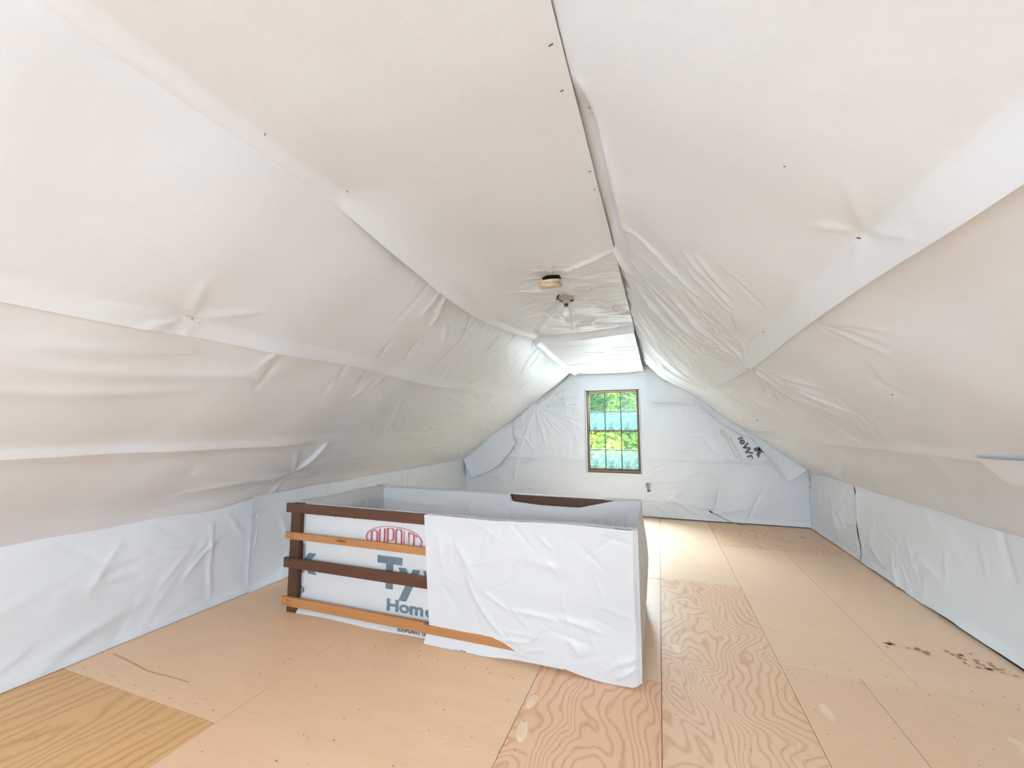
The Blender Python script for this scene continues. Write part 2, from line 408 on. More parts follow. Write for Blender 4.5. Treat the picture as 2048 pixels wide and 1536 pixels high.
ceiling = pydata('ceiling', V, F, 'deck'); tag(ceiling, kind='structure')
Y0 = .05
def common(a, b, seed):
    raft = .0022 * np.cos((b - .3) * 2 * np.pi / .61)
    return raft + .0095 * fbm(a * 1.3, b * .9, seed, 3) + .0022 * fbm(a * 6, b * 5, seed + 5, 4, .55) * (.5 + sst(b, 1.8, 3.0))

# --- flat strip
def flat_fn(U, V):
    a, b = U, V; x = a
    z = np.full_like(a, ZC - .012)
    z = z - .055 * sst(b + .10 * (a + .65) - .03 * np.sin((a + 1.1) * 5), 3.90, 3.955) - .05 * sst(b, 4.3, 6.2) - .02 * sst(b, 5.95, 6.2)
    z = z - .008 * sst(b + .14 * (a + .65), 4.24, 4.28)
    bulge = .125 * np.clip(np.sin(np.pi * np.clip((b - 1.19) / 2.75, 0, 1)), 0, 1) ** 1.2
    bulge = bulge + .03 * np.clip(np.sin(np.pi * np.clip((b - 4.1) / 2.0, 0, 1)), 0, 1)
    e = np.exp(-((a + 1.175) / .22) ** 2); z = z - bulge * e
    z = z - .006 * sst(a, -.215, -.185)
    z = z - .035 * sst(-a, 1.12, 1.19)                        # left edge lapped over the slope
    dd = common(a * 1.4, b, 11) * .6
    dd = dd + .012 * np.sin(np.pi * np.clip((a + 1.14) / .95, 0, 1)) * (.5 + fbm(a * 0 + .3, b * 1.1, 3, 2))
    near = sst(b, 1.9, 2.6)
    dd += near * bundle(a, b, 46, (-.75, -.2, 2.1, 3.8), 12, 16, (.15, .5), .010, .014, 21)
    dd += near * bundle(a, b, 12, (-1.1, -.5, 2.9, 3.85), 60, 25, (.2, .5), .016, .013, 22)
    dd += bundle(a, b, 34, (-1.0, -.2, 4.35, 6.15), 4, 8, (.3, .8), .012, .012, 23)
    dd += pin(a, b, (-.60, 2.80), .035, .07, 14, .42, .013, .016, 24)
    dd += pin(a, b, (-.60, 2.37), .03, .06, 8, .3, .014, .010, 25)
    dd += ridge(a, b, (-.60, 2.85), (-1.1, 3.75), .022, .03, .05) + ridge(a, b, (-.58, 2.9), (-.72, 3.7), .02, .022)
    dd += ridge(a, b, (-.5, 2.78), (-.2, 3.35), .018, .026, -.03) + ridge(a, b, (-.52, 2.3), (-.2, 2.1), .02, .02)
    dd += ridge(a, b, (-.2, 3.75), (-.6, 3.5), .03, .02)
    return x, b, z - dd
hole = lambda U, V: ((U + .605) / .052) ** 2 + ((V - 2.80 - .4 * (U + .605)) / .085) ** 2 < 1
hole2 = lambda U, V: (np.abs(U + .60) < .056) & (np.abs(V - 2.388) < .028)
sheet('fabric_sheet', lin(-1.19, -.185, .0105), lin(Y0, 6.19, .0115), flat_fn, 'fabric', ceiling, lambda U, V: hole(U, V) | hole2(U, V))

# --- left slope, three lapped sheets
def l1(U, V):
    a, b = U, V; dd = common(a, b, 31) + .010
    ed = .885 + .008 * np.sin(b * 2.2) + .03 * sst(b, 2.0, 2.6) * (1 - sst(b, 2.9, 3.7))
    a2 = a / .885 * ed
    dd += .36 * np.clip(a2 - (ed - .085), 0, 1) * (.75 + .5 * fbm(b * 1.2, b * 0 + 2, 8, 2)) * (1 - .5 * sst(b, 3.2, 4.2))
    dd -= .014 * np.exp(-(a / .07) ** 2)
    dd += .012 * np.sin(np.pi * np.clip(a / .85, 0, 1)) + .05 * sst(b, 3.0, 5.6) * np.sin(np.pi * np.clip(a / .88, 0, 1)) * (1 - sst(b, 5.9, 6.2))
    dd -= .02 * np.exp(-((a - .0) / .12) ** 2) * sst(b, 1.2, 1.6) * (1 - sst(b, 3.6, 4.0))
    dd += sst(b, 1.6, 2.4) * bundle(a, b, 40, (.05, .8, 1.8, 6.0), 20, 26, (.15, .5), .013, .010, 32)
    dd += bundle(a, b, 12, (.02, .35, 1.9, 3.6), 25, 14, (.2, .4), .012, .015, 33)
    dd += pin(a, b, (.80, 1.06), .010, .06, 5, .25, .014, .006, 34) + pin(a, b, (.82, 3.75), .02, .06, 9, .4, .016, .012, 36)
    return left_pt(a2, b, dd)
sheet('fabric_sheet', lin(-.03, .885, .0135), lin(Y0, 6.185, .0145), l1, 'fabric', ceiling)
def l2(U, V):
    a, b = U, V; dd = common(a, b, 41) - .004 + .028 * (.75 + .5 * fbm(b * 1.2, b * 0 + 2, 8, 2)) * (1 - .5 * sst(b, 3.2, 4.2)) * np.exp(-((a - .885) / .085) ** 2)
    dd += .33 * np.clip(a - 1.685, 0, 1) * (1 - sst(b, 2.1, 2.5)) + .012 * sst(a, 1.62, 1.735)
    dd += .016 * np.sin(np.pi * np.clip((a - .85) / .88, 0, 1))
    for p, q, w, h, bd in (((1.18, .55), (1.02, 1.75), .05, .009, -.05), ((1.32, .55), (1.22, 1.35), .045, .008, -.03), ((1.10, .6), (.98, 1.2), .05, .006, 0), ((1.05, 2.2), (1.45, 3.0), .04, .008, .05), ((1.0, 3.0), (1.3, 4.6), .03, .012, .06), ((1.2, 3.4), (1.5, 5.2), .03, .010, .05)):
        dd += ridge(a, b, p, q, w, h, bd)
    dd += .055 * np.exp(-((b - 5.55) / .45) ** 2) * np.sin(np.pi * np.clip((a - .86) / .86, 0, 1)) * (1 - .9 * sst(b, 5.85, 6.19))
    dd += sst(b, 2.2, 3) * bundle(a, b, 34, (.9, 1.7, 2.4, 6.0), 62, 20, (.2, .7), .014, .010, 42)
    dd += bundle(a, b, 10, (.9, 1.15, 1.5, 3.2), 15, 14, (.15, .35), .014, .006, 43)
    dd += pin(a, b, (.90, 3.85), .02, .06, 10, .5, .015, .012, 44, (-80, 80)) + pin(a, b, (1.68, 5.1), .02, .05, 8, .35, .014, .012, 45) + pin(a, b, (1.67, 3.9), .012, .05, 6, .25, .014, .008, 46)
    return left_pt(a, b, dd)
sheet('fabric_sheet', lin(.80, 1.735, .0135), lin(Y0, 6.185, .0145), l2, 'fabric', ceiling)
def l3(U, V):
    a, b = U, V; dd = common(a, b, 51) - .014; dd = dd + .027 * (1 - .7 * sst(b, 2.1, 2.5)) * np.exp(-((a - 1.73) / .06) ** 2)
    aend = 2.462 + .165 * (1 - sst(b, .9, 2.65)) - .03 * np.exp(-((b - 2.9) / .3) ** 2)
    t = (a - 1.68) / (2.462 - 1.68); a2 = 1.68 + t * (aend - 1.68)
    dd += .05 * sst(a2, 2.25, 2.6) * (1 - sst(b, 2.0, 2.7)) + .025 * sst(t, .8, 1.0)
    dd += .018 * np.sin(np.pi * np.clip(t, 0, 1)) + .055 * np.exp(-((b - 5.4) / .5) ** 2) * np.sin(np.pi * np.clip(t, 0, 1)) * (1 - .8 * sst(b, 5.8, 6.19))
    P = (2.20, 2.60)
    dd += pin(a2, b, P, .035, .10, 9, .45, .024, .012, 52)
    dd += ridge(a2, b, P, (2.0, 1.72), .05, .018, .04) + ridge(a2, b, P, (2.28, 1.75), .045, .016, -.05) + ridge(a2, b, P, (1.75, 2.62), .02, .02)
    dd += sst(b, 2.4, 3) * bundle(a2, b, 30, (1.75, 2.4, 2.6, 6.0), 80, 25, (.2, .6), .016, .007, 53)
    return left_pt(a2, b, dd)
sheet('fabric_sheet', lin(1.68, 2.462, .0135), lin(Y0, 6.185, .0145), l3, 'fabric', ceiling)

# --- right slope
def r1(U, V):
    a, b = U, V; dd = common(a, b, 61) + .008 - .006 * np.exp(-(a / .05) ** 2)
    ed = .905 + .02 * sst(b, 1.2, 2.8) + .006 * np.sin(b * 3); a2 = np.where(a > 0, a / .905 * ed, a)
    dd += .33 * np.clip(a2 - (ed - .09), 0, 1) * (1 - .4 * sst(b, 3, 4)) + .014 * np.sin(np.pi * np.clip(a / .82, 0, 1))
    dd -= .030 * np.exp(-((a - .045) / .035) ** 2) * sst(b, .95, 1.15) * (1 - sst(b, 1.65, 1.95))    # hollow by the ridge seam
    dd += ridge(a, b, (.05, .95), (.13, 2.05), .025, .018, -.03) + ridge(a, b, (.0, 2.05), (.10, 2.35), .02, .03)
    dd += .045 * sst(b, 2.6, 4.8) * np.sin(np.pi * np.clip(a / .9, 0, 1)) * (1 - .7 * sst(b, 5.7, 6.19))
    dd -= .008 * np.exp(-(a / .05) ** 2) * sst(b, 2.1, 2.6)
    dd += .016 * np.exp(-((a - .03) / .04) ** 2) * sst(b, 2.1, 2.6) * fbm(a * 10, b * 6, 9, 2) * 2
    for p, q, w, h in (((.10, 2.45), (.62, 3.2), .016, .020), ((.20, 2.35), (.66, 2.95), .014, .018), ((.12, 2.95), (.66, 4.0), .016, .022), ((.10, 3.5), (.70, 4.6), .016, .020), ((.05, 3.2), (.55, 4.3), .014, .016), ((.32, 2.2), (.74, 2.75), .015, .016), ((.22, 1.75), (.52, 2.05), .014, .010), ((.40, 1.62), (.60, 1.85), .014, .009), ((.1, 4.2), (.8, 5.0), .018, .018), ((.05, 4.9), (.75, 5.6), .018, .016), ((.03, 5.5), (.6, 5.95), .018, .014), ((.5, 2.45), (.78, 2.95), .015, .013)):
        dd += ridge(a, b, p, q, w, h * 1.25, .02)
    dd += bundle(a, b, 60, (.15, .72, 1.6, 3.4), 52, 12, (.12, .4), .0095, .0085, 62)
    dd += bundle(a, b, 40, (.05, .8, 3.2, 6.0), 55, 14, (.3, .8), .013, .011, 63)
    dd += pin(a, b, (.90, 2.80), .022, .05, 9, .4, .014, .014, 64, (110, 260)) + pin(a, b, (.92, 4.25), .022, .05, 9, .4, .014, .012, 65, (90, 270)) + pin(a, b, (.81, 1.08), .008, .05, 4, .2, .012, .005, 66)
    return right_pt(a2, b, dd)
sheet('fabric_sheet', lin(-.03, .905, .0115), lin(Y0, 6.19, .0125), r1, 'fabric', ceiling)
def r2(U, V):
    a, b = U, V; dd = common(a, b, 71) - .006 + .027 * (1 - .4 * sst(b, 3, 4)) * np.exp(-((a - .91) / .085) ** 2)
    dd += .26 * np.clip(a - 1.69, 0, 1) + .016 * np.sin(np.pi * np.clip((a - .88) / .88, 0, 1))
    dd += .05 * np.exp(-((b - 5.5) / .6) ** 2) * np.sin(np.pi * np.clip((a - .88) / .85, 0, 1)) * (1 - .8 * sst(b, 5.85, 6.19))
    dd += pin(a, b, (.96, 2.82), .026, .05, 12, .6, .013, .016, 72, (-75, 75)) + pin(a, b, (.97, 4.25), .024, .05, 10, .6, .014, .014, 73, (-75, 75)) + pin(a, b, (1.30, 1.92), .006, .05, 4, .2, .012, .004, 74) + pin(a, b, (.93, 1.66), .012, .05, 8, .25, .012, .006, 77, (-80, 80))
    dd += bundle(a, b, 26, (1.0, 1.7, 2.5, 6.0), 35, 25, (.2, .7), .016, .006, 75)
    dd += ridge(a, b, (1.60, 4.7), (1.55, 5.9), .02, .02)
    return right_pt(a, b, dd)
sheet('fabric_sheet', lin(.82, 1.755, .0135), lin(Y0, 6.185, .0145), r2, 'fabric', ceiling)
def r3(U, V):
    a, b = U, V; dd = common(a, b, 81) - .014 + .016 * np.exp(-((a - 1.755) / .06) ** 2)
    aend = 2.468 + .05 * (1 - sst(b, 2.5, 3.6)) + .04 * np.exp(-((b - 4.6) / .5) ** 2)
    t = (a - 1.66) / (2.468 - 1.66); a2 = 1.66 + t * (aend - 1.66)
    dd += .03 * sst(t, .7, 1.0) + .03 * np.sin(np.pi * np.clip(t, 0, 1)) * sst(b, 3, 4.4)
    dd += .04 * np.exp(-((b - 5.4) / .6) ** 2) * np.sin(np.pi * np.clip(t, 0, 1))
    dd += ridge(a2, b, (1.85, 2.7), (2.30, 3.7), .018, .012, .03) + ridge(a2, b, (1.95, 2.9), (2.2, 3.9), .016, .010) + ridge(a2, b, (2.0, 4.0), (2.35, 4.9), .03, .02)
    dd += bundle(a2, b, 20, (1.75, 2.4, 2.2, 6.0), 60, 20, (.2, .6), .016, .007, 82)
    return right_pt(a2, b, dd)
sheet('fabric_sheet', lin(1.66, 2.468, .0135), lin(Y0, 6.185, .0145), r3, 'fabric', ceiling)
# lifted corner of a lap on the right slope
def flap_r(U, V):
    lift = .020 * sst(V, 0, 1) * sst(U, 0, 1) + .004
    return right_pt(1.70 + .15 * V + .02 * U, 1.72 + .42 * U, lift + .015)
sheet('fabric_flap', np.linspace(0, 1, 14), np.linspace(0, 1, 10), flap_r, 'fabric', ceiling, lambda U, V: V > U * 1.15 + .12)
# behind the camera the sheets run on, plainly
bk = lin(YF, Y0 + .06, .06)
sheet('fabric_sheet', lin(-1.18, -.185, .06), bk, lambda U, V: (U, V, ZC - .012 - .02 * fbm(U * 1.3, V, 5, 3)), 'fabric', ceiling)
sheet('fabric_sheet', lin(-.03, 2.60, .06), bk, lambda U, V: left_pt(U, V, .012 + .02 * fbm(U * 1.3, V, 6, 3)), 'fabric', ceiling)
sheet('fabric_sheet', lin(-.03, 2.52, .06), bk, lambda U, V: right_pt(U, V, .012 + .02 * fbm(U * 1.3, V, 7, 3)), 'fabric', ceiling)

# staples and small tears in the ceiling cloth
def staple(p, n, L=.010, th=.0018, rot=0.0, mat='staple'):
    n = Vector(n).normalized(); t = n.cross(Vector((0, 1, 0))).normalized(); bt = n.cross(t)
    u = t * math.cos(rot) + bt * math.sin(rot); v = n.cross(u); p = Vector(p)
    V = [p + u * (sx * L) + v * (sy * th) + n * (sz * .0012) for sz in (-1, 1) for sx, sy in ((-1, -1), (1, -1), (1, 1), (-1, 1))]
    return pydata('staple', V, BF, mat, ceiling)
NLn, NRn = (1.48 / LL, 0, -1.96 / LL), (-1.5 / LR, 0, -1.957 / LR)
for a, b, r, L in ((.00, .84, .6, .008), (-.012, 1.185, 1.5, .009), (.79, 1.055, .2, .007), (.80, 1.09, .3, .004), (.83, 1.61, .8, .004)):
    staple(left_pt(a, b, .028), NLn, L * .45, .0010, r)
for a, b, r, L in ((.075, 1.03, 1.1, .009), (.81, 1.08, .4, .009), (.825, 2.02, .9, .008), (.90, 1.65, .4, .008), (1.31, 1.92, 1.0, .008), (.60, .95, .5, .004), (1.42, 4.62, 1.3, .05)):
    staple(right_pt(a, b, .026), NRn, L * .45, .0010, r)
for x, y, r, L in ((-.21, .86, .2, .012), (-.215, 1.0, .2, .009), (-.20, 1.38, .3, .009), (-.20, 1.5, .3, .005), (-.70, 1.55, .5, .004), (-.79, 2.27, .3, .016), (-.76, 2.26, -.4, .008)):
    staple((x, y, ZC - .02), (0, 0, -1), L * .5, .0011, r)

# ------------------------------------------------------------------ knee walls
wl = boxes('wall_left', [(XL - .15, XL - .03, YF, YB, -.02, .80)], 'boxgrey'); tag(wl, kind='structure')
wr = boxes('wall_right', [(XR + .03, XR + .15, YF, YB, -.02, .78)], 'boxgrey'); tag(wr, kind='structure')
def wl_rel(b, z, seed):
    dd = .014 * fbm(b * 1.1, z * 1.6, seed, 3) + .0035 * fbm(b * 5, z * 5, seed + 3, 4, .55) + .012
    dd += .015 * sst(-z, -.08, .0)                                      # foot of the sheet turned out on the floor
    return dd
def wls(U, V):
    b, z = U, V; dd = wl_rel(b, z, 91)
    for p, q, w, h in (((1.15, .05), (1.75, .22), .04, .022), ((1.2, .0), (1.45, .12), .03, .014), ((.9, .3), (1.5, .55), .06, .012), ((2.10, .62), (2.12, .30), .014, .018), ((2.1, .35), (2.14, .05), .014, .016), ((2.12, .42), (1.75, .50), .014, .010), ((2.48, .74), (2.42, .05), .016, .024), ((2.48, .5), (2.75, .70), .018, .012), ((2.46, .3), (2.62, .42), .018, .012), ((2.05, .1), (1.8, .06), .014, .012), ((2.2, .66), (2.35, .45), .02, .012)):
        dd += ridge(b, z, p, q, w, h * .5)
    dd += bundle(b, z, 26, (1.9, 4.5, .05, .75), 60, 40, (.1, .4), .014, .008, 92)
    dd += bundle(b, z, 10, (.6, 1.9, .05, .6), 15, 30, (.2, .5), .03, .006, 93)
    return XL - .012 + dd, b, z
sheet('fabric_sheet', lin(Y0, 2.46, .0125), lin(.002, .77, .0125), wls, 'fabric', wl)
def wls2(U, V):
    b, z = U, V; dd = wl_rel(b, z, 95) + .010 + .012 * np.exp(-(b - 2.40) / .05)
    dd += bundle(b, z, 40, (2.4, 6.1, .05, .75), 55, 40, (.1, .5), .016, .011, 96)
    return XL - .012 + dd, b, z
sheet('fabric_sheet', lin(2.40, 6.20, .0145), lin(.002, .80, .0145), wls2, 'fabric', wl)
sheet('fabric_sheet', lin(YF, .1, .08), lin(.002, .78, .05), lambda U, V: (XL + .012 + .02 * fbm(U, V, 97, 2), U, V), 'fabric', wl)
def wrs(U, V):
    b, z = U, V; dd = wl_rel(b, z, 101)
    dd += .02 * np.exp(-np.abs(b - 4.86) / .05) * sst(z, .12, .4)
    dd += bundle(b, z, 34, (2.0, 4.8, .05, .72), 40, 45, (.15, .5), .03, .010, 102) + bundle(b, z, 8, (4.0, 4.8, .05, .3), 60, 20, (.15, .4), .016, .012, 103)
    return XR + .012 - dd, b, z + .018 * fbm(b * 2.5, b * 0, 9, 3) * sst(-z, -.15, 0)
sheet('fabric_sheet', lin(Y0, 4.87, .0125), lin(.010, .76, .0125), wrs, 'fabric', wr)
def wrs2(U, V):
    b, z = U, V; dd = wl_rel(b, z, 105) + .006
    dd += bundle(b, z, 24, (4.9, 6.2, .05, .72), 70, 35, (.1, .4), .018, .012, 106)
    ed = .05 * sst(-b, -5.0, -4.86) * sst(z, .1, .3) * (.6 + fbm(b * 0, z * 7, 4, 2))
    return XR + .012 - dd, b + ed, z + .006 * fbm(b * 4, b * 0, 9, 2)
sheet('fabric_sheet', lin(4.88, 6.20, .0125), lin(.008, .77, .0125), wrs2, 'fabric', wr)
sheet('fabric_sheet', lin(YF, .1, .08), lin(.004, .76, .05), lambda U, V: (XR - .012 - .02 * fbm(U, V, 98, 2), U, V), 'fabric', wr)

# ------------------------------------------------------------------ back wall
def gable(name, y0, y1, wins):
    """boards of a gable end around rectangular windows (x0, x1, z0, z1)"""
    lst = []; xs = sorted({XL - .2, XR + .2, *[w[0] for w in wins], *[w[1] for w in wins]})
    for xa, xb in zip(xs[:-1], xs[1:]):
        w = [w for w in wins if w[0] <= xa + 1e-6 and w[1] >= xb - 1e-6]
        if w: lst += [(xa, xb, y0, y1, -.05, w[0][2]), (xa, xb, y0, y1, w[0][3], 2.45)]
        else: lst.append((xa, xb, y0, y1, -.05, 2.45))
    o = boxes(name, lst, 'deck'); tag(o, kind='structure'); return o
wb = gable('wall_back', YB, YB + .11, [(WX0 - .005, WX1 + .005, WZ0 - .005, WZ1 + .005)])
def zs(x):    # underside of the roof cloth at x
    return np.where(x < FX0, ZC - (FX0 - x) * 1.48 / 1.96, np.where(x > FX1, ZC - (x - FX1) * 1.5 / 1.957, ZC))
WY = YB - .035
def bw_rel(x, z, seed):
    return .018 * fbm(x * 1.2, z * 1.5, seed, 3) + .006 * fbm(x * 5, z * 5, seed + 2, 4, .55)
def inwin(U, V): return (U > WX0 - .012) & (U < WX1 + .012) & (V > WZ0 - .012) & (V < WZ1 + .012)
def win_flat(x, z):     # cloth lies flat round the window opening
    dx = np.maximum(np.maximum(WX0 - x, x - WX1), 0); dz = np.maximum(np.maximum(WZ0 - z, z - WZ1), 0)
    return sst(np.hypot(dx, dz), .02, .16)
def low(U, V):
    x, z = U, V; dd = bw_rel(x, z, 111) + .02 * sst(-z, -.08, 0)
    dd += bundle(x, z, 34, (-3.0, 1.7, .05, .75), 20, 30, (.2, .7), .016, .010, 112)
    dd += ridge(x, z, (.1, .30), (.55, .02), .02, .02) + ridge(x, z, (.0, .26), (.7, .16), .03, .02) + ridge(x, z, (-.3, .62), (.1, .78), .016, .014) + ridge(x, z, (-2.2, .75), (-2.2, .3), .012, .01)
    dd += pin(x, z, (.62, .13), .015, .05, 7, .35, .014, .012, 113)
    return x, WY - dd * win_flat(x, z) - .002, z
boxhole = lambda U, V: (V > .358) & (V < .476) & (np.abs(U + .172) < .014 + (V - .358) * .16)
sheet('fabric_sheet', lin(-3.10, 1.775, .0135), lin(.012, .83, .0125), low, 'fabric', wb, lambda U, V: inwin(U, V) | boxhole(U, V))
def upl(U, V):
    x, z = U, V; dd = bw_rel(x, z, 121) + .010 + .016 * sst(-z, -.86, -.795)
    dd += pin(x, z, (-1.85, 1.62), .02, .06, 14, .8, .016, .014, 122, (-130, 40)) + pin(x, z, (-2.45, 1.18), .02, .06, 7, .5, .016, .014, 123, (-110, 20))
    dd += bundle(x, z, 14, (-2.2, -1.15, .85, 1.9), -50, 30, (.2, .6), .016, .008, 124) + ridge(x, z, (-1.75, 1.62), (-1.1, 1.66), .014, .012)
    return x, WY - dd * win_flat(x, z), z - .012 * sst(x, -2.2, -1.1)
sheet('fabric_sheet', lin(-3.05, -.66, .0125), lin(.795, 2.26, .0125), upl, 'fabric', wb, lambda U, V: inwin(U, V) | (V > zs(U) + .05))
def upr(U, V):
    x, z = U, V; dd = bw_rel(x, z, 131) + .008 + .016 * sst(-z, -.84, -.78)
    dd += bundle(x, z, 16, (-.2, 1.2, .8, 1.8), -40, 40, (.2, .6), .018, .008, 132)
    dd += ridge(x, z, (.2, 1.0), (.55, .83), .016, .012)
    return x, WY - dd * win_flat(x, z), z - .012 * (x + .27)
sheet('fabric_sheet', lin(-.665, 1.75, .0125), lin(.80, 2.26, .0125), upr, 'fabric', wb, lambda U, V: inwin(U, V) | (V > zs(U) + .05))
# narrow patch beside the window head, and flaps where the ceiling sheets turn onto the wall
def patch_fn(poly_u, poly_l, y, curl):
    """strip between two polylines of (x, z); curl lifts the lower edge off the wall"""
    pu, pl = np.array(poly_u), np.array(poly_l)
    tu, tl = np.linspace(0, 1, len(pu)), np.linspace(0, 1, len(pl))
    def fn(U, V):
        ax = np.interp(U, tu, pu[:, 0]); az = np.interp(U, tu, pu[:, 1]); bx = np.interp(U, tl, pl[:, 0]); bz = np.interp(U, tl, pl[:, 1])
        x = ax * (1 - V) + bx * V; z = az * (1 - V) + bz * V
        dd = .014 + curl * V ** 2 + .010 * fbm(x * 3, z * 3, 5, 3)
        return x, y - dd, z
    return fn
g1, g2 = np.linspace(0, 1, 60), np.linspace(0, 1, 18)
sheet('fabric_patch', g1, g2, patch_fn([(-.125, 1.95), (.2, 1.90), (.50, 1.70)], [(-.12, 1.66), (.0, 1.625), (.25, 1.625), (.455, 1.575)], WY - .020, .022), 'fabric', wb)
sheet('fabric_flap', g1, g2, patch_fn([(-3.12, .78), (-2.75, 1.05), (-2.25, 1.40)], [(-3.06, .70), (-2.905, .465), (-2.62, .57), (-2.46, .655), (-2.27, .87), (-2.145, 1.035), (-2.19, 1.10)], WY - .046, .045), 'fabric', wb)
sheet('fabric_flap', g1, g2, patch_fn([(.45, 1.78), (1.0, 1.36), (1.80, .74)], [(.53, 1.56), (.80, 1.32), (1.02, 1.18), (1.13, 1.145), (1.24, .985), (1.40, .755), (1.51, .585), (1.60, .63), (1.72, .73), (1.79, .735)], WY - .046, .045), 'fabric', wb)
# wall box behind a slit in the cloth, and its turned-back triangle of cloth
boxes('wall_box', [(-.205, -.14, YB - .026, YB - .004, .355, .478)], 'boxgrey', wb)
boxes('wall_box_slot', [(-.186, -.160, YB - .032, YB - .026, .358, .375)], 'dark', wb)
pydata('fabric_flap', [(-.150, WY - .012, .476), (-.163, WY - .010, .362), (-.118, WY - .045, .452), (-.125, WY - .035, .478)], [(0, 1, 2, 3)], 'fabric', wb)
boxes('gap_shade_right', [(XR + .004, XR + .03, YF, YB, -.01, .035)], 'dark'); tag(bpy.data.objects['gap_shade_right'], kind='structure')  # dark-coloured strip as the shade in the gap under the right wall cloth
# dark strip standing in for the shaded gap under the back wall cloth
boxes('gap_shade_back', [(-3.08, 1.76, YB - .03, YB - .004, -.01, .03)], 'dark'); tag(bpy.data.objects['gap_shade_back'], kind='structure')

# ------------------------------------------------------------------ lettering
def text_vf(txt, size=1.0, bold=.0, sx=1.0):
    c = bpy.data.curves.new('lettering', 'FONT'); c.body = txt; c.size = size; c.offset = bold; c.resolution_u = 6; c.fill_mode = 'FRONT'
    o = bpy.data.objects.new('lettering', c); COL.objects.link(o)
    me = bpy.data.meshes.new_from_object(o); V = np.array([v.co[:] for v in me.vertices]); F = [tuple(p.vertices) for p in me.polygons]
    bpy.data.objects.remove(o); bpy.data.curves.remove(c); bpy.data.meshes.remove(me)
    V[:, 0] *= sx; return V[:, :2], F
def fit(V, x0, x1, z0=None, z1=None):
    V = V.copy(); a, b = V[:, 0].min(), V[:, 0].max(); V[:, 0] = x0 + (V[:, 0] - a) / (b - a) * (x1 - x0)
    if z0 is not None:
        a, b = V[:, 1].min(), V[:, 1].max(); V[:, 1] = z0 + (V[:, 1] - a) / (b - a) * (z1 - z0)
    return V
def lettering(V2, F, to3d, mat, parent, label=None):
    o = pydata('lettering', [to3d(x, z) for x, z in V2], F, mat, parent); tag(o, label); return o
def stroke(pts, w, closed=False):
    """flat stroke of width w along 2-D points"""
    P = np.array(pts, float); n = len(P); V, F = [], []
    for i in range(n):
        if closed: a, b = P[i - 1], P[(i + 1) % n]
        else: a, b = P[max(i - 1, 0)], P[min(i + 1, n - 1)]
        if not closed and 0 < i < n - 1:
            d1 = (P[i] - P[i - 1]) / np.linalg.norm(P[i] - P[i - 1]); d2 = (P[i + 1] - P[i]) / np.linalg.norm(P[i + 1] - P[i])
            t = d1 + d2; t /= np.linalg.norm(t); k = 1 / max(.5, float(t @ d1))
        else: t = (b - a) / np.linalg.norm(b - a); k = 1
        nn = np.array([-t[1], t[0]]) * w / 2 * k; V += [P[i] + nn, P[i] - nn]
    for i in range(n if closed else n - 1):
        j = (i + 1) % n; F.append((2 * i, 2 * i + 1, 2 * j + 1, 2 * j))
    return V, F
def oval_logo(cx, cz, w, h, mirror=False):
    V, F = [], []
    def add(s):
        n = len(V); V.extend(s[0]); F.extend([tuple(i + n for i in q) for q in s[1]])
    add(stroke([(math.cos(t) * .5, math.sin(t) * .5) for t in np.linspace(0, 2 * math.pi, 56, endpoint=False)], .022, True))
    hh = lambda x: .5 * math.sqrt(max(0, 1 - (x / .5) ** 2)) - .075
    def L(pts, x0, x1):
        k = min(hh(x0), hh(x1)); ks = [hh(x0 + (x1 - x0) * p[0]) for p in pts]
        add(stroke([(x0 + (x1 - x0) * p[0], (p[1] * 2 - 1) * kk) for p, kk in zip(pts, ks)], .030))
    L([(0, 0), (0, 1), (.6, 1), (1, .85), (1, .15), (.6, 0), (-.05, 0)], -.405, -.30)
    L([(0, 1), (0, .12), (.3, 0), (.7, 0), (1, .12), (1, 1)], -.255, -.165)
    L([(0, 0), (0, 1), (.75, 1), (1, .9), (1, .5), (.75, .42), (.05, .42)], -.11, .00)
    L([(.2, 0), (0, .1), (0, .9), (.2, 1), (.8, 1), (1, .9), (1, .1), (.8, 0), (.15, 0)], .045, .145)
    L([(0, 0), (0, 1), (1, 0), (1, 1)], .19, .275)
    L([(-.1, 1), (1.1, 1)], .31, .42); L([(.5, 1), (.5, 0)], .31, .42)
    A = np.array(V); A = A * ((-w if mirror else w), h) + (cx, cz)
    return A, F
# printed wrap showing through the torn place on the back wall: words run downwards there
dn = np.array([.078, -.191]); dn = dn / np.linalg.norm(dn); rtv = np.array([-dn[1], dn[0]])   # reading direction / letter-up
def downtext(txt, x, z, length, height, mat, bold=0):
    V, F = text_vf(txt, 1, bold); V = fit(V, 0, length, 0, height)
    P = [np.array([x, z]) + dn * u + rtv * v for u, v in V]
    return lettering(P, F, lambda a, b: (a, WY - .041, b), mat, wb)
sheet('printed_patch', g1, g2, patch_fn([(.62, 1.46), (1.02, 1.165), (1.135, 1.125), (1.42, .80)], [(.66, 1.38), (.74, 1.20), (.86, .86), (.92, .826), (1.36, .838)], WY - .016, .0), 'fabric', wb)
downtext('\u0131eWr', .985, 1.122, .31, .092, 'darkgrey', .03)
downtext('DUPONT For Information Call', .825, 1.16, .33, .030, 'ghostred', .01)
downtext('DuPont  Wrap  Systems', .885, 1.14, .33, .018, 'darkgrey', .0)
V, F = oval_logo(0, 0, .12, .07)
lettering([np.array([.812, 1.19]) + dn * u + rtv * v for u, v in V], F, lambda a, b: (a, WY - .041, b), 'ghostred', wb)
V, F = text_vf('k', 1, .05); V = fit(V, 0, .14, 0, .17)
lettering([np.array([1.165, .99]) + dn * u + rtv * v for u, v in V], F, lambda a, b: (a, WY - .041, b), 'darkgrey', wb)

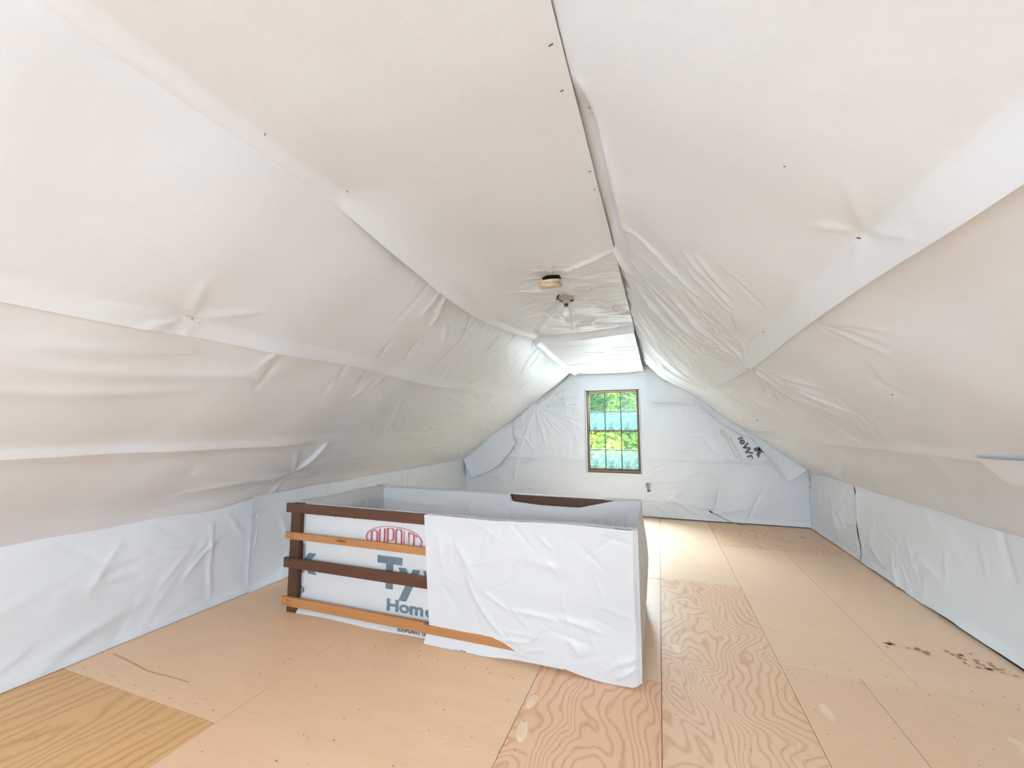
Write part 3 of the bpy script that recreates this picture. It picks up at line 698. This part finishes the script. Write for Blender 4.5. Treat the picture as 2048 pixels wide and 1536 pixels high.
# ------------------------------------------------------------------ back window
win = empty('window_1', (0, 0, 0)); tag(win, kind='structure')
fr = .022; wy0, wy1 = YB - .015, YB + .09
boxes('window_frame', [(WX0, WX0 + fr, wy0, wy1, WZ0, WZ1), (WX1 - fr, WX1, wy0, wy1, WZ0, WZ1), (WX0, WX1, wy0, wy1, WZ1 - fr, WZ1)], 'brownframe', win)
bevbox('window_sill', WX0 - .004, WX1 + .004, YB - .03, wy1, WZ0 - .006, WZ0 + .026, 'brownframe', win)
bevbox('sill_nosing', WX0 - .012, WX1 + .018, YB - .048, YB - .015, WZ0 - .034, WZ0 - .006, 'fabric', win)
# white cloth tucked round the reveal
boxes('reveal_wrap', [(WX0 - .014, WX0 - .001, YB - .046, YB + .0, WZ0 - .01, WZ1 + .012), (WX1 + .001, WX1 + .012, YB - .046, YB + .0, WZ0 - .01, WZ1 + .012), (WX0 - .014, WX1 + .012, YB - .046, YB, WZ1 + .002, WZ1 + .014)], 'fabric', win)
zmid = (WZ0 + WZ1) / 2 - .003
def sash(z0, z1, y, bot):
    s = empty('sash', (0, 0, 0)); s.parent = win
    x0, x1 = WX0 + fr, WX1 - fr; st = .012
    boxes('sash_frame', [(x0, x0 + st, y, y + .03, z0, z1), (x1 - st, x1, y, y + .03, z0, z1), (x0 + st, x1 - st, y, y + .03, z1 - .016, z1), (x0 + st, x1 - st, y, y + .03, z0, z0 + bot)], 'brownframe', s)
    ix0, ix1, iz0, iz1 = x0 + st, x1 - st, z0 + bot, z1 - .016
    for k in (1, 2):
        x = ix0 + (ix1 - ix0) * k / 3; bevbox('muntin', x - .006, x + .006, y + .008, y + .022, iz0, iz1, 'muntin', s, .002)
    zm = (iz0 + iz1) / 2; bevbox('muntin', ix0, ix1, y + .007, y + .021, zm - .006, zm + .006, 'muntin', s, .002)
    for r, (za, zb, mt) in enumerate(((iz0, zm, 'pane_milky'), (zm, iz1, 'pane_clear'))):
        for k in range(3):
            xa = ix0 + (ix1 - ix0) * k / 3; xb = ix0 + (ix1 - ix0) * (k + 1) / 3
            w, h = (xb - xa) / 2, (zb - za) / 2
            p = boxes('pane', [(-w, w, -.0015, .0015, -h, h)], mt, s); p.location = ((xa + xb) / 2, y + .015, (za + zb) / 2)
    return s
sash(zmid - .008, WZ1 - fr, YB + .045, .016)
ls = sash(WZ0 + .026, zmid + .012, YB + .008, .03)
boxes('sash_lock', [(-.665, -.635, YB + .0, YB + .02, zmid + .010, zmid + .022)], 'brass', ls)
boxes('sash_lift', [(-.70, -.60, YB - .004, YB + .008, WZ0 + .036, WZ0 + .046)], 'brass', ls)

# ------------------------------------------------------------------ front gable, behind the camera, with two open windows
wf = gable('wall_front', YF - .12, YF, [(-2.2, -1.3, .5, 1.8), (-.03, .87, .5, 1.8)])
wf.data.materials.clear(); wf.data.materials.append(M['fabric'])
for n, (xa, xb) in enumerate(((-2.2, -1.3), (-.03, .87))):
    w2 = boxes('window_%d' % (n + 2), [(xa, xa + .03, YF - .1, YF - .02, .5, 1.8), (xb - .03, xb, YF - .1, YF - .02, .5, 1.8), (xa, xb, YF - .1, YF - .02, 1.77, 1.8), (xa, xb, YF - .1, YF - .02, .5, .53), (xa, xb, YF - .1, YF - .04, 1.13, 1.16)], 'brownframe'); tag(w2, kind='structure')

# ------------------------------------------------------------------ stairwell guard rail, wrapped
rail = empty('stair_guard', (-1.33, 2.75, 0))
tag(rail, 'wooden slatted stairwell guard rail wrapped in white housewrap, standing on plywood floor', 'guard rail')
def P(o): o.parent = rail; o.matrix_parent_inverse = Matrix.Translation((1.33, -2.75, 0)); return o
BX0, BX1, BY0, BY1 = -2.55, -.15, 2.25, 3.27
for z0, z1, mt, x1 in ((.686, .750, 'walnut', -.16), (.502, .549, 'tan', -.16), (.306, .374, 'walnut', -.16), (.049, .109, 'tan', -.16)):
    P(tag(bevbox('rail', BX0, x1, BY0, BY0 + .022, z0, z1, mt, None, .003), 'dark brown slat' if mt == 'walnut' else 'orange tan slat'))
for x in (-2.525, -.245): P(bevbox('post', x, x + .085, BY0 + .022, BY0 + .062, .0, .748, 'walnut_z', None, .004))
for x in (-2.515, -.235): P(bevbox('post', x, x + .075, BY1 - .062, BY1 - .022, .0, .725, 'walnut_z', None, .004))
for z0, z1, mt in ((.655, .727, 'walnut'), (.50, .55, 'tan'), (.306, .374, 'walnut'), (.05, .11, 'tan')):
    P(bevbox('rail', -2.52, -.16, BY1 - .022, BY1, z0, z1, mt, None, .003))
for x in (-2.545, -.190):
    for z0, z1 in ((.665, .722), (.31, .37))[(x > -1):]:
        P(bevbox('rail', x, x + .02, BY0 + .062, BY1 - .062, z0, z1, 'walnut', None, .003))
nails = []
for zz in (.535, .518, .36, .325, .09, .066):
    nails.append((-2.50, -2.494, BY0 - .0015, BY0, zz - .003, zz + .003))
    nails.append((-2.475, -2.469, BY0 - .0015, BY0, zz - .006, zz))
P(tag(boxes('nails', nails, 'dark'), kind='stuff'))

# printed sheet stapled to the inside of the front slats
def pr_rel(x, z): return .006 * fbm(x * 2.2 + z * 2, z * 1.1 - x, 201, 2) + .001 * fbm(x * 9, z * 7, 202, 2)
def pr_y(x, z): return BY0 + .068 - pr_rel(np.asarray(x, float), np.asarray(z, float))
def prf(U, V):
    x, t = U, V; zb = .004 + .012 * sst(x, -1.45, -1.38) * (1 - sst(x, -1.2, -1.05)) * 0 + .003 * np.sin(x * 8)
    z = zb + t * (.744 - zb)
    y = BY0 + .068 - pr_rel(x, z) - .045 * sst(-z, -.05, 0)
    return x, y, z
psh = P(sheet('printed_wrap', lin(-2.445, -.16, .014), np.linspace(0, 1, 56), prf, 'wrap')); tag(psh, 'white wrap printed with red and grey lettering')
def on_print(x, z, off=.004): return (x, float(pr_y(x, z)) - off, z)
def ptext(txt, x0, x1, z0, z1, mat, bold):
    V, F = text_vf(txt, 1, bold); V = fit(V, x0, x1, z0, z1)
    lab = list(range(len(V)))                    # one object per printed letter
    def find(i):
        while lab[i] != i: lab[i] = lab[lab[i]]; i = lab[i]
        return i
    for q in F:
        for k in q[1:]: lab[find(k)] = find(q[0])
    for root in sorted({find(q[0]) for q in F}):
        fs = [q for q in F if find(q[0]) == root]; ids = sorted({k for q in fs for k in q}); mp = {k: n for n, k in enumerate(ids)}
        o = pydata('letter', [on_print(*V[k]) for k in ids], [tuple(mp[k] for k in q) for q in fs], mat); o.parent = psh
def subd(V, F): return V, F
ptext('Ty', -1.794, -1.461, .181, .447, 'grey', .045)
ptext('v', -1.445, -1.27, .244, .386, 'grey', .045)
ptext('ek', -1.25, -.87, .244, .462, 'grey', .045)
ptext('Hom', -1.711, -1.437, .108, .184, 'grey', .035)
ptext('eWrap', -1.424, -.93, .085, .184, 'grey', .035)
ptext('k', -2.475, -2.305, .258, .462, 'grey', .05)
ptext('p', -2.49, -2.415, .09, .172, 'grey', .04)
ptext("'", -2.400, -2.394, .155, .17, 'grey', .0)
V, F = oval_logo(-1.672, .560, .432, .158); o = lettering(V, F, on_print, 'red', None); o.parent = psh
V, F = oval_logo(-.575, .560, .432, .158); o = lettering(V, F, on_print, 'red', None); o.parent = psh
V, F = text_vf('(DUPONT) The', 1, .02); V = fit(V, -1.60, -1.375, .006, .040)
o = lettering(V, F, lambda x, z: (x, BY0 + .030 - pr_rel(np.float64(x), np.float64(z)), z), 'blacktext', None); o.parent = psh
V, F = text_vf('RVISE', 1, .02); V = fit(V, -1.175, -1.095, .004, .022)
o = lettering(V, F, lambda x, z: (x, BY0 - .026 + z * .8, z), 'blacktext', None); o.parent = psh
for x in (-2.32, -2.16, -1.99, -1.80, -1.60):
    o = boxes('staple', [(x, x + .0045, BY0 + .056, BY0 + .060, .668, .682)], 'dark'); o.parent = psh
# foot of the lower wrap lying out over the floor on the right
def lowf(U, V):
    x, t = U, V; ztop = .075; zb = .003 + .018 * sst(x, -1.0, -.75) * (1 - sst(x, -.5, -.25))
    z = zb + t * (ztop - zb); y = BY0 + .024 - .05 * (1 - t) - .006 * fbm(x * 4, t * 2, 8, 2)
    return x, y, z
P(sheet('lower_wrap', lin(-1.375, -.52, .012), np.linspace(0, 1, 10), lowf, 'wrap'))

# big cover sheet hanging over the right half of the front
cx = np.array([-1.39, -1.345, -.934, -.888, -.769, -.60, -.438, -.322, -.26, -.17, -.125]); cz = np.array([.112, .110, .107, .10, .048, .038, .013, .004, .004, .008, .03])
def cov_rel(x, z):
    dd = .010 * fbm(x * 2, z * 2, 211, 3) + .0028 * fbm(x * 8, z * 8, 212, 4, .55)
    for p, q, w, h, bd in (((-1.20, .62), (-1.02, .35), .028, .012, .02), ((-1.10, .45), (-.86, .12), .014, .014, -.03), ((-1.0, .36), (-.82, .26), .012, .010, .0), ((-.82, .27), (-.55, .25), .012, .012, .01), ((-.55, .27), (-.30, .22), .014, .012, .01), ((-.93, .10), (-.70, .12), .008, .010, 0), ((-.70, .12), (-.64, .22), .008, .012, 0), ((-.74, .07), (-.62, .10), .008, .008, 0), ((-1.0, .55), (-.95, .70), .014, .008, 0), ((-.75, .55), (-.45, .50), .03, .008, .01), ((-.65, .68), (-.58, .62), .010, .008, 0), ((-1.3, .70), (-1.26, .45), .02, .008, 0), ((-.5, .18), (-.42, .10), .02, .010, 0), ((-.25, .03), (-.15, .10), .010, .014, 0), ((-.24, .10), (-.14, .14), .012, .012, 0), ((-.30, .05), (-.22, .13), .010, .010, 0), ((-.16, .55), (-.15, .2), .012, .010, 0)):
        dd = dd + ridge(x, z, p, q, w, h, bd)
    dd = dd + bundle(x, z, 26, (-1.3, -.2, .1, .7), -35, 35, (.08, .3), .009, .0045, 213)
    return dd
def covf(U, V):
    x = U + .045 * (1 - V) * (1 - sst(U, -1.39, -1.0)); zb = np.interp(x, cx, cz); zt = .752 + .010 * sst(x, -1.39, -.2) + .003 * np.sin(x * 9)
    z = zb + V * (zt - zb); dd = cov_rel(x, z)
    y = BY0 - .018 - dd - .02 * sst(-z, -.30, 0) * sst(x, -1.0, -.3)
    corner = sst(x, -.165, -.125); y = y + .018 * corner ** 2
    return x, y, z
P(sheet('cover_sheet', lin(-1.39, -.125, .0085), np.linspace(0, 1, 88), covf, 'wrap'))
# top of the cover folded back over the upper slat
def covtop(U, V):
    x = U; zt = .752 + .010 * sst(x, -1.39, -.2) + .003 * np.sin(x * 9)
    z = zt + .004 * np.sin(np.pi * np.clip(V * 2, 0, 1)) - .10 * np.clip(V - .45, 0, 1) + .004 * fbm(x * 6, V, 3, 2)
    return x, BY0 - .012 + .075 * np.minimum(V, .5) * 1.6, z
P(sheet('cover_fold', lin(-1.385, -.128, .014), np.linspace(0, 1, 12), covtop, 'wrap'))
# right side sheet
def sidef(U, V):
    y, t = U, V; q = (y - 2.24) / 1.04; zb = .03 + .06 * q; zt = .762 - .03 * q
    z = zb + t * (zt - zb)
    x = -.128 - .018 * q * t + .022 * np.sin(np.pi * np.clip(t * 1.2 - .02, 0, 1)) * q + .010 * fbm(y * 4, z * 3, 221, 3) - .02 * sst(q, .9, 1.0) * sst(-t, -.15, 0)
    return x, y, z
P(sheet('side_wrap', lin(2.25, 3.285, .014), np.linspace(0, 1, 54), sidef, 'wrap'))
# left side sheet with its turned-over second layer
def leftf(U, V):
    y, t = U, V; zt = .752 - .012 * (y - 2.3) + .004 * np.sin(y * 9); z = .004 + t * (zt - .004)
    return -2.432 + .008 * fbm(y * 3, z * 3, 231, 3), y, z
lsd = P(sheet('side_wrap', lin(2.31, 3.235, .016), np.linspace(0, 1, 44), leftf, 'wrap'))
def leftf2(U, V):
    y = 2.72 + U * .51; zt = .748; zlow = .30; z = zlow + V * (zt - zlow); yy = y - .30 * (1 - U) * (V - .75)
    return -2.418 + .006 * fbm(y * 3, z * 3, 232, 3), yy, z
P(sheet('wrap_flap', np.linspace(0, 1, 30), np.linspace(0, 1, 30), leftf2, 'wrap'))
def topl(U, V):    # cloth over the left top edge
    y = U; return -2.55 + .122 * V, y, .748 - .012 * (y - 2.3) + .012 * np.sin(np.pi * V) + .004 * np.sin(y * 9)
P(sheet('top_wrap', lin(2.30, 3.24, .02), np.linspace(0, 1, 8), topl, 'wrap'))
# back: outer sheet, inner sheet drooping below the slat, second layers
tx = np.array([-2.47, -1.175, -1.165, -1.0, -.849, -.70, -.60, -.432, -.32, -.16]); tz = np.array([.738, .735, .680, .668, .660, .656, .664, .706, .735, .738])
def backf(U, V):
    x, t = U, V; zt = np.interp(x, tx, tz); z = .004 + t * (zt - .004)
    return x, BY1 - .072 - .006 * fbm(x * 2, z * 3, 241, 3) + .014 * sst(t, .94, 1.0) - .014 * sst(t, .75, .9) * (1 - sst(t, .94, 1)), z
bsh = P(sheet('inner_wrap', np.concatenate([lin(-2.425, -1.172, .014), lin(-1.168, -.16, .014)]), np.linspace(0, 1, 60), backf, 'wrap'))
def outf(U, V):
    x, t = U, V; z = .004 + t * (.738 - .004); return x, BY1 + .012 + .006 * fbm(x * 2, z * 3, 242, 3), z
P(sheet('outer_wrap', lin(-2.53, -.14, .03), np.linspace(0, 1, 26), outf, 'wrap'))
def topb(U, V):
    x = U; return x, BY1 + .016 - .105 * V, .734 + .010 * np.sin(np.pi * V) + .006 * fbm(x * 5, V, 3, 3) + .022 * np.exp(-((x + 2.45) / .06) ** 2)
P(sheet('top_wrap', lin(-2.53, -1.17, .014), np.linspace(0, 1, 10), topb, 'wrap'))
P(sheet('top_wrap', lin(-.40, -.14, .014), np.linspace(0, 1, 10), topb, 'wrap'))
bz = lambda x: .655 - .035 * np.sin(np.clip((x + 2.47) / .93, 0, 1) * np.pi * .9) * 1.2
def flapA(U, V):
    x = U; z = .736 - V * (.736 - bz(x)); return x, BY1 - .086 - .006 * V - .004 * fbm(x * 4, z * 4, 5, 3), z
P(sheet('wrap_flap', lin(-2.42, -1.536, .014), np.linspace(0, 1, 12), flapA, 'wrap'))
P(sheet('wrap_flap', lin(-1.536, -1.175, .014), np.linspace(0, 1, 40), lambda U, V: (U, BY1 - .088 - .008 * fbm(U * 4, V * 3, 6, 3), .735 - V * .6), 'wrap'))
P(sheet('wrap_flap', lin(-.245, -.15, .012), np.linspace(0, 1, 40), lambda U, V: (U, BY1 - .092 - .003 * fbm(U * 4, V * 3, 7, 3), .742 - V * .7), 'wrap'))
def flapC(U, V):   # turned-over hem that droops under the exposed back slat
    x = U; zt = np.interp(x, tx, tz) + .001; wd = .035 + .035 * sst(x, -.9, -.3); z = zt - V * wd
    return x, BY1 - .084 - .004 * V - .003 * fbm(x * 5, z * 5, 8, 2), z
P(sheet('wrap_flap', lin(-1.165, -.235, .012), np.linspace(0, 1, 8), flapC, 'wrap'))
for c in (-.325, -1.435):
    V, F = oval_logo(c, .545, .43, .156, True); F = [q for q in F if all(V[i][0] < -.17 for i in q)]
    o = lettering(V, F, lambda x, z: (x, BY1 - .080, z), 'ghost', None, 'pale mirrored print showing through'); o.parent = bsh
V, F = oval_logo(0, .60, .43, .156, True)
o = lettering([(2.93 - x, z) for x, z in V], F, lambda y, z: (-2.410, y, z), 'ghost', None, 'pale mirrored print showing through'); o.parent = lsd
for o in [x for x in bpy.data.objects if x.name.startswith(('letter', 'staple')) and x.parent in (psh, bsh, lsd)]:
    o.matrix_parent_inverse = Matrix()
for o in (psh, bsh, lsd): pass

# ------------------------------------------------------------------ smoke alarm, bulb, wire
sa = empty('smoke_alarm', (-.60, 2.36, 2.17)); tag(sa, 'yellowed cream smoke alarm poking through the white ceiling cloth', 'smoke alarm')
mw = Matrix.Rotation(math.radians(15), 4, 'X')
lathe('mounting_plate', [(.060, .028), (.064, .026), (.064, .014), (.058, .012)], 'cream', sa, 36, mw)
lathe('vent_ring', [(.060, .012), (.060, .002)], 'tanplastic', sa, 36, mw)
lathe('alarm_body', [(.066, .003), (.069, .001), (.069, -.013), (.064, -.018), (.045, -.020), (.001, -.021)], 'tanplastic', sa, 36, mw)
bl = bevbox('test_button', -.045, -.018, -.071, -.060, -.004, .003, 'cream', sa, .001); bl.data.transform(mw)
lb = empty('light_bulb', (-.595, 2.79, 2.165)); tag(lb, 'bare frosted bulb in a beige socket inside the torn ceiling hole', 'light bulb')
lathe('lamp_socket', [(.055, .075), (.058, .06), (.056, .045), (.030, .035), (.026, .012), (.022, .006)], 'porcelain', lb)
lathe('screw_cap', [(.0145, .012), (.0145, -.012), (.012, -.016)], 'brass', lb)
lathe('glass_globe', [(.012, -.014), (.016, -.03), (.024, -.046), (.030, -.062), (.030, -.072), (.026, -.086), (.016, -.096), (.001, -.099)], 'bulb', lb)
wi = empty('wire', (.80, 6.1, 0)); tag(wi, 'thin bent wire with dark tip leaning against the back wall', 'wire')
wt = tube('wire_strand', [(-.170, .055, .128), (-.10, .045, .095), (-.02, .03, .055), (.06, .015, .028), (.12, .0, .016), (.18, -.01, .006)], .0045, 'boxgrey', wi)
tube('wire_tip', [(-.205, .06, .146), (-.170, .055, .128)], .009, 'dark', wi)

# ------------------------------------------------------------------ outside
ground = boxes('ground', [(-25, 25, YB + .6, 45, -6.2, -6.0)], 'lawn'); tag(ground, kind='structure')
def tree(x, y, zc, r, mat, n, label, seed, leaf=.11):
    q = np.random.default_rng(seed)
    root = empty('leafy_tree', (x, y, -6)); tag(root, label, 'tree', 'trees outside the window')
    tube('trunk', [(0, 0, 0), (.1, .05, 2.5), (-.05, 0, zc + 6 - r * .3)], .16, 'bark', root, 8)
    nc = 90
    cl = q.normal(0, 1, (nc, 3)); cl /= np.linalg.norm(cl, axis=1)[:, None]; cl *= r * q.uniform(.2, 1.0, nc)[:, None] ** .5; cr = q.uniform(.28, .55, nc) * r * .55
    k = q.integers(0, nc, n); d3 = q.normal(0, 1, (n, 3)); d3 /= np.linalg.norm(d3, axis=1)[:, None]
    c = cl[k] + d3 * (cr[k] * q.uniform(.5, 1, n) ** .4)[:, None] + (0, 0, zc + 6)
    nn = d3 + q.normal(0, .5, (n, 3)) + (0, 0, .5); nn /= np.linalg.norm(nn, axis=1)[:, None]
    t = np.cross(nn, q.normal(0, 1, (n, 3))); t /= np.linalg.norm(t, axis=1)[:, None]; b = np.cross(nn, t)
    s = (leaf * q.uniform(.6, 1.3, n))[:, None]
    V = np.stack([c - t * s, c + b * s * .55, c + t * s, c - b * s * .55], 1).reshape(-1, 3)
    F = np.arange(4 * n).reshape(n, 4)
    me = bpy.data.meshes.new('foliage'); me.vertices.add(4 * n); me.vertices.foreach_set('co', V.astype(np.float32).ravel())
    me.loops.add(4 * n); me.loops.foreach_set('vertex_index', F.ravel().astype(np.int32)); me.polygons.add(n)
    me.polygons.foreach_set('loop_start', np.arange(0, 4 * n, 4, dtype=np.int32)); me.update(calc_edges=True)
    o = link('foliage', me, mat, root); tag(o, kind='stuff')
tree(-2.3, 14.6, -.2, 1.5, 'leaf_y', 13000, 'yellow green tree nearest outside the back window', 1)
tree(-.8, 19.4, 1.3, 2.0, 'leaf_g', 16000, 'mid green tree outside the back window, on its right', 2)
tree(-6.2, 19.4, 1.9, 1.9, 'leaf_g', 17000, 'mid green tree outside the back window, on its left', 3)
tree(-2.7, 27.6, 1.4, 4.2, 'leaf_b', 34000, 'tall blue green tree farthest beyond the window', 4, .2)
